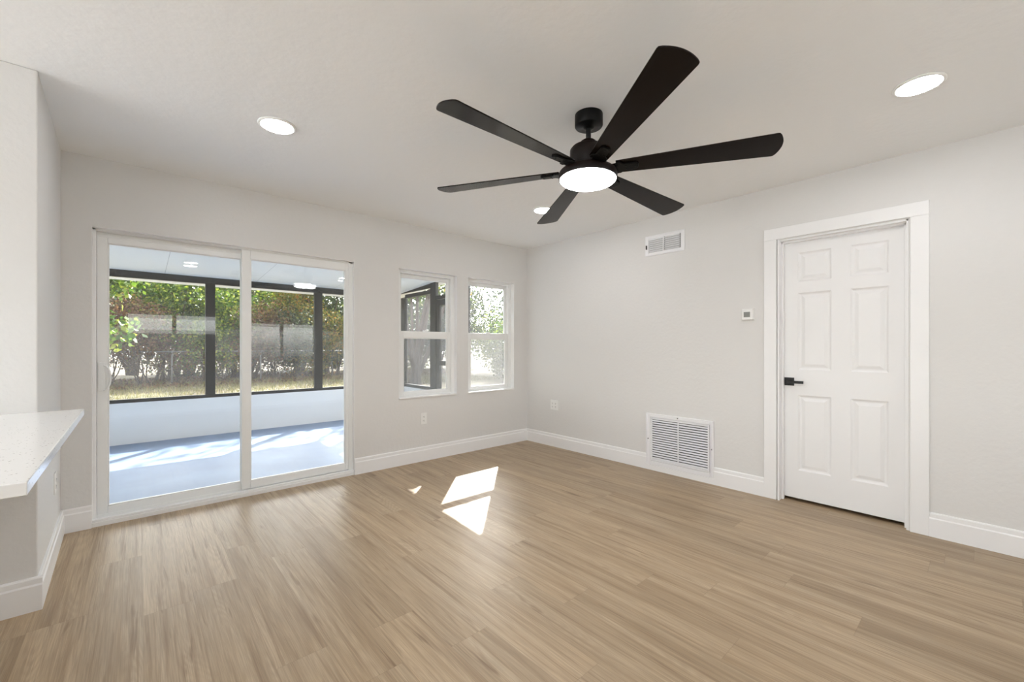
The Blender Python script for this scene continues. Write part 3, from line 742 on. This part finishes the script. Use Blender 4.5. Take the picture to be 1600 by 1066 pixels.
def plant(name, x, y, h, rad, nl, mat, size, label, cat, seed, low=0.0, stems=5, group=None, sr=.03, blobs=16):
    r = np.random.default_rng(seed)
    o = empty(name, (x, y, GZ), label, cat, group)
    # stems with side branches; leaf clumps sit on their ends
    sb = MB(); tips = []
    for k in range(stems):
        a = r.uniform(0, 2 * PI); lean = r.uniform(.25, .85) * rad; hh = h * r.uniform(.65, .98)
        base = np.array([r.normal() * .12, r.normal() * .12, -.05])
        top = np.array([math.cos(a) * lean, math.sin(a) * lean, hh])
        mid = base * .5 + top * .5 + r.normal(size=3) * .12 * rad
        pts = [base, base * .6 + mid * .4 + r.normal(size=3) * .05, mid, mid * .45 + top * .55 + r.normal(size=3) * .06, top]
        pts[0][2] = -.05
        s0 = sr * r.uniform(.7, 1.2)
        sb.tube(pts, [s0, s0 * .85, s0 * .6, s0 * .4, s0 * .15], 5)
        tips.append(top)
        for q in range(3):
            st = pts[2] if q < 2 else pts[3]
            d = r.normal(size=3); d[2] = abs(d[2]) * .5; d /= np.linalg.norm(d)
            en = st + d * rad * r.uniform(.4, .8); en[2] = max(en[2], low * h * .8 + .1)
            sb.tube([st, st * .5 + en * .5 + r.normal(size=3) * .05, en], [s0 * .45, s0 * .3, s0 * .1], 4)
            tips.append(en)
    while len(tips) < blobs:
        u = r.normal(size=3); u /= np.linalg.norm(u)
        tips.append(np.array([u[0] * rad * .8, u[1] * rad * .8, h * (low + (1 - low) * r.uniform(.05, .9))]))
    sb.build('branches', M['bark'], o, off=(0, 0, 0))
    tips = np.array(tips)
    idx = r.integers(0, len(tips), nl)
    u = r.normal(size=(nl, 3)); u /= np.linalg.norm(u, axis=1, keepdims=True)
    br = rad * .52 * r.uniform(.75, 1.15, len(tips))
    P = tips[idx] + u * (br[idx] * r.uniform(.35, 1.0, nl) ** .6)[:, None] * np.array([1, 1, .8])
    P[:, 2] = np.clip(P[:, 2], .02, None)
    leaves_mesh('foliage', mat, o, P, size, r)
    return o

L_ = M
plants = [
 # name, x, y, h, rad, leaves, material, size, label, cat
 ('leafy_tree', -5.6, 11.6, 4.6, 1.5, 5200, 'leaf_green', .16, 'bright green big-leaved tree at the left edge of the patio view', 'tree', .45),
 ('bare_shrub', -4.6, 16.6, 2.9, 1.5, 4200, 'leaf_rust', .10, 'brown dried shrub at the left behind the wire fence', 'shrub', .1),
 ('leafy_tree', -2.9, 17.6, 4.8, 1.6, 8000, 'leaf_green', .12, 'green tree above the dry shrubs, left half of the patio view', 'tree', .42),
 ('bare_shrub', -2.6, 16.3, 2.3, 1.3, 3600, 'leaf_rust', .10, 'rusty brown shrub left of the first dark mullion', 'shrub', .1),
 ('bushy_shrub', -1.1, 16.5, 1.5, 1.0, 3200, 'leaf_gold', .09, 'low yellow-green shrub beside the first dark mullion', 'shrub', .05),
 ('leafy_tree', -.6, 17.4, 4.7, 1.6, 8500, 'leaf_green', .12, 'light green tree right behind the first dark mullion', 'tree', .4),
 ('bushy_shrub', .6, 16.6, 2.2, 1.3, 4600, 'leaf_rust', .10, 'mixed brown shrub near the middle stile of the glass door', 'shrub', .08),
 ('leafy_tree', 1.7, 17.5, 4.8, 1.5, 7600, 'leaf_gold', .12, 'yellowing tree at the left of the fixed glass panel', 'tree', .4),
 ('bushy_shrub', 2.0, 16.4, 1.5, 1.1, 3800, 'leaf_gold', .09, 'low sunlit yellow-green shrub in the fixed glass panel', 'shrub', .03),
 ('leafy_tree', 3.5, 18.2, 5.0, 1.7, 8600, 'leaf_dark', .12, 'dark grey-green tree left of the second dark mullion', 'tree', .36),
 ('bushy_shrub', 3.9, 16.6, 1.9, 1.2, 4200, 'leaf_green', .10, 'rounded green shrub below the dark tree', 'shrub', .04),
 ('leafy_tree', 5.6, 17.2, 4.7, 1.7, 8200, 'leaf_dark', .12, 'dark tree right of the second dark mullion', 'tree', .35),
 ('bushy_shrub', 6.0, 15.2, 2.2, 1.4, 4600, 'leaf_green', .10, 'green shrub at the right edge of the glass door view', 'shrub', .04),
 ('leafy_tree', 8.6, 14.0, 4.8, 1.9, 8000, 'leaf_dark', .13, 'tall dark tree seen through the end screen of the patio', 'tree', .25),
 ('bushy_shrub', 8.8, 10.6, 2.2, 1.5, 4600, 'leaf_green', .11, 'green shrub seen through the patio screen door', 'shrub', .04),
 ('leafy_tree', 10.8, 9.4, 4.4, 1.7, 5200, 'leaf_dark', .14, 'sparse tree with sky gaps in the corner window', 'tree', .30),
 ('leafy_tree', 11.8, 6.4, 4.6, 1.8, 5200, 'leaf_green', .14, 'sparse tree at the right side of the corner window', 'tree', .30),
 ('bushy_shrub', 10.2, 7.6, 1.8, 1.4, 4200, 'leaf_dark', .11, 'low dark shrub below the trees in the corner window', 'shrub', .03),
]
plants += [
 ('bushy_shrub', 6.6, 3.4, 1.3, 1.1, 5000, 'leaf_dark', .09, 'low rounded shrub at the right of the corner window view', 'shrub', .02),
 ('bushy_shrub', 7.6, 5.4, 1.4, 1.2, 5000, 'leaf_green', .09, 'low green shrub in the middle of the corner window view', 'shrub', .02),
 ('bushy_shrub', 8.0, 9.0, 1.5, 1.2, 5000, 'leaf_dark', .09, 'low shrub left of the corner window view', 'shrub', .02),
 ('bare_shrub', -5.4, 15.6, 3.2, 1.3, 6000, 'leaf_rust', .09, 'tall twiggy brown shrub at the far left of the fence', 'shrub', .05),
 ('bare_shrub', -3.6, 15.9, 3.0, 1.2, 5600, 'leaf_rust', .09, 'twiggy reddish shrub in the left glass panel, second from the left', 'shrub', .05),
 ('bushy_shrub', -1.8, 16.0, 2.6, 1.1, 5200, 'leaf_green', .09, 'tall green shrub left of the first dark mullion', 'shrub', .03),
 ('bare_shrub', -.1, 16.2, 2.9, 1.2, 5600, 'leaf_rust', .09, 'twiggy brown shrub just right of the first dark mullion', 'shrub', .05),
 ('bushy_shrub', 1.3, 16.0, 2.7, 1.2, 5600, 'leaf_dark', .09, 'dark olive shrub behind the middle stile of the glass door', 'shrub', .03),
 ('bushy_shrub', 3.0, 16.0, 2.8, 1.2, 5600, 'leaf_gold', .09, 'tall yellow-green shrub left of the second dark mullion', 'shrub', .03),
 ('bushy_shrub', 4.9, 15.9, 2.8, 1.3, 5600, 'leaf_dark', .09, 'tall dark shrub behind the second dark mullion', 'shrub', .03),
 ('bushy_shrub', 7.0, 13.4, 3.0, 1.4, 5600, 'leaf_dark', .10, 'tall dark shrub left in the patio end screen', 'shrub', .03),
 ('bushy_shrub', 9.6, 12.0, 3.2, 1.5, 5600, 'leaf_green', .10, 'tall green shrub in the patio end screen', 'shrub', .03),
 ('leafy_tree', 12.6, 8.6, 5.0, 2.0, 7500, 'leaf_dark', .14, 'broad dark tree filling the left of the corner window', 'tree', .12),
 ('leafy_tree', 13.6, 4.6, 5.2, 2.1, 7000, 'leaf_dark', .14, 'broad dark tree filling the right of the corner window', 'tree', .12),
]
for i, (nm, x, y, h, rad, nl, mt, sz, lab, cat, low) in enumerate(plants):
    plant(nm, x, y, h, rad, nl, M[mt], sz, lab, cat, 100 + i, low, 5 if cat == 'tree' else 8, None, .06 if cat == 'tree' else .022, 22)
# a tall, nearly leafless tree whose high branches streak the patio floor with shade
plant('bare_tree', 3.6, 9.4, 8.6, 2.8, 1700, M['leaf_gold'], .17, 'tall thin tree seen through the patio end screen', 'tree', 77, .55, 9, None, .07, 34)
# far tree line closing the garden
for i, (x, y, h, rad, lab) in enumerate([(-8.5, 22, 6.2, 2.8, 'far tree behind the left end of the garden'), (-3.8, 23, 6.0, 2.9, 'far tree behind the dry shrubs'), (.8, 22.5, 6.2, 2.8, 'far tree behind the middle of the garden'),
                                   (5.6, 23.5, 6.2, 2.9, 'far tree behind the dark trees'), (10.8, 20, 6.0, 2.9, 'far tree behind the end of the patio'), (15.6, 15.5, 6.4, 2.9, 'far tree behind the patio end screen'),
        (18.5, 11, 6.6, 3.0, 'far tree in the left of the corner window'), (19.5, 5.6, 6.6, 3.0, 'far tree in the right of the corner window'), (16.0, 2.6, 5.6, 2.6, 'far tree at the right edge of the corner window'), (15.2, 8.2, 5.6, 2.6, 'far tree in the middle of the corner window'), (2.9, 21, 4.0, 2.4, 'lower far tree closing the gap behind the yellowing tree'), (-2.0, 21, 4.0, 2.4, 'lower far tree closing the gap behind the first dark mullion')]):
    plant('background_tree', x, y, h, rad, 6500, M['leaf_dark' if i % 2 or i > 5 else 'leaf_green'], .24, lab, 'tree', 300 + i, .05, 6, 'far trees', .09, 26)

# grass and leaf litter on the visible strip of ground
n = 26000
P = np.stack([rng.uniform(-7, 8, n), rng.uniform(9.6, 17.5, n), np.full(n, GZ + .0)], 1)
V = []; d = rng.normal(size=(n, 2)) * .03; hgt = rng.uniform(.03, .12, n)
w2 = rng.normal(size=(n, 2)); w2 /= np.linalg.norm(w2, axis=1, keepdims=True); w2 *= .008
V = np.stack([np.c_[P[:, :2] - w2, P[:, 2]], np.c_[P[:, :2] + w2, P[:, 2]], np.c_[P[:, :2] + d, P[:, 2] + hgt]], 1).reshape(-1, 3)
me = bpy.data.meshes.new('grass'); me.vertices.add(3 * n); me.vertices.foreach_set('co', V.astype(np.float32).ravel())
me.loops.add(3 * n); me.loops.foreach_set('vertex_index', np.arange(3 * n, dtype=np.int32)); me.polygons.add(n)
me.polygons.foreach_set('loop_start', np.arange(0, 3 * n, 3, dtype=np.int32)); me.polygons.foreach_set('loop_total', np.full(n, 3, dtype=np.int32)); me.update(); me.validate()
me.materials.append(M['grass']); go = bpy.data.objects.new('grass', me); COL.objects.link(go)
tag(go, 'dry yellowish grass between the patio and the fence', 'grass', None, 'stuff')
n = 16000
P = np.stack([rng.uniform(-7, 9, n), rng.uniform(13.8, 19.5, n), np.full(n, GZ + .01)], 1)
lo = leaves_mesh('leaf_litter', M['leaf_rust'], None, P, .09, rng, 0); tag(lo, 'fallen brown leaves under the shrubs', 'fallen leaves', None, 'stuff')
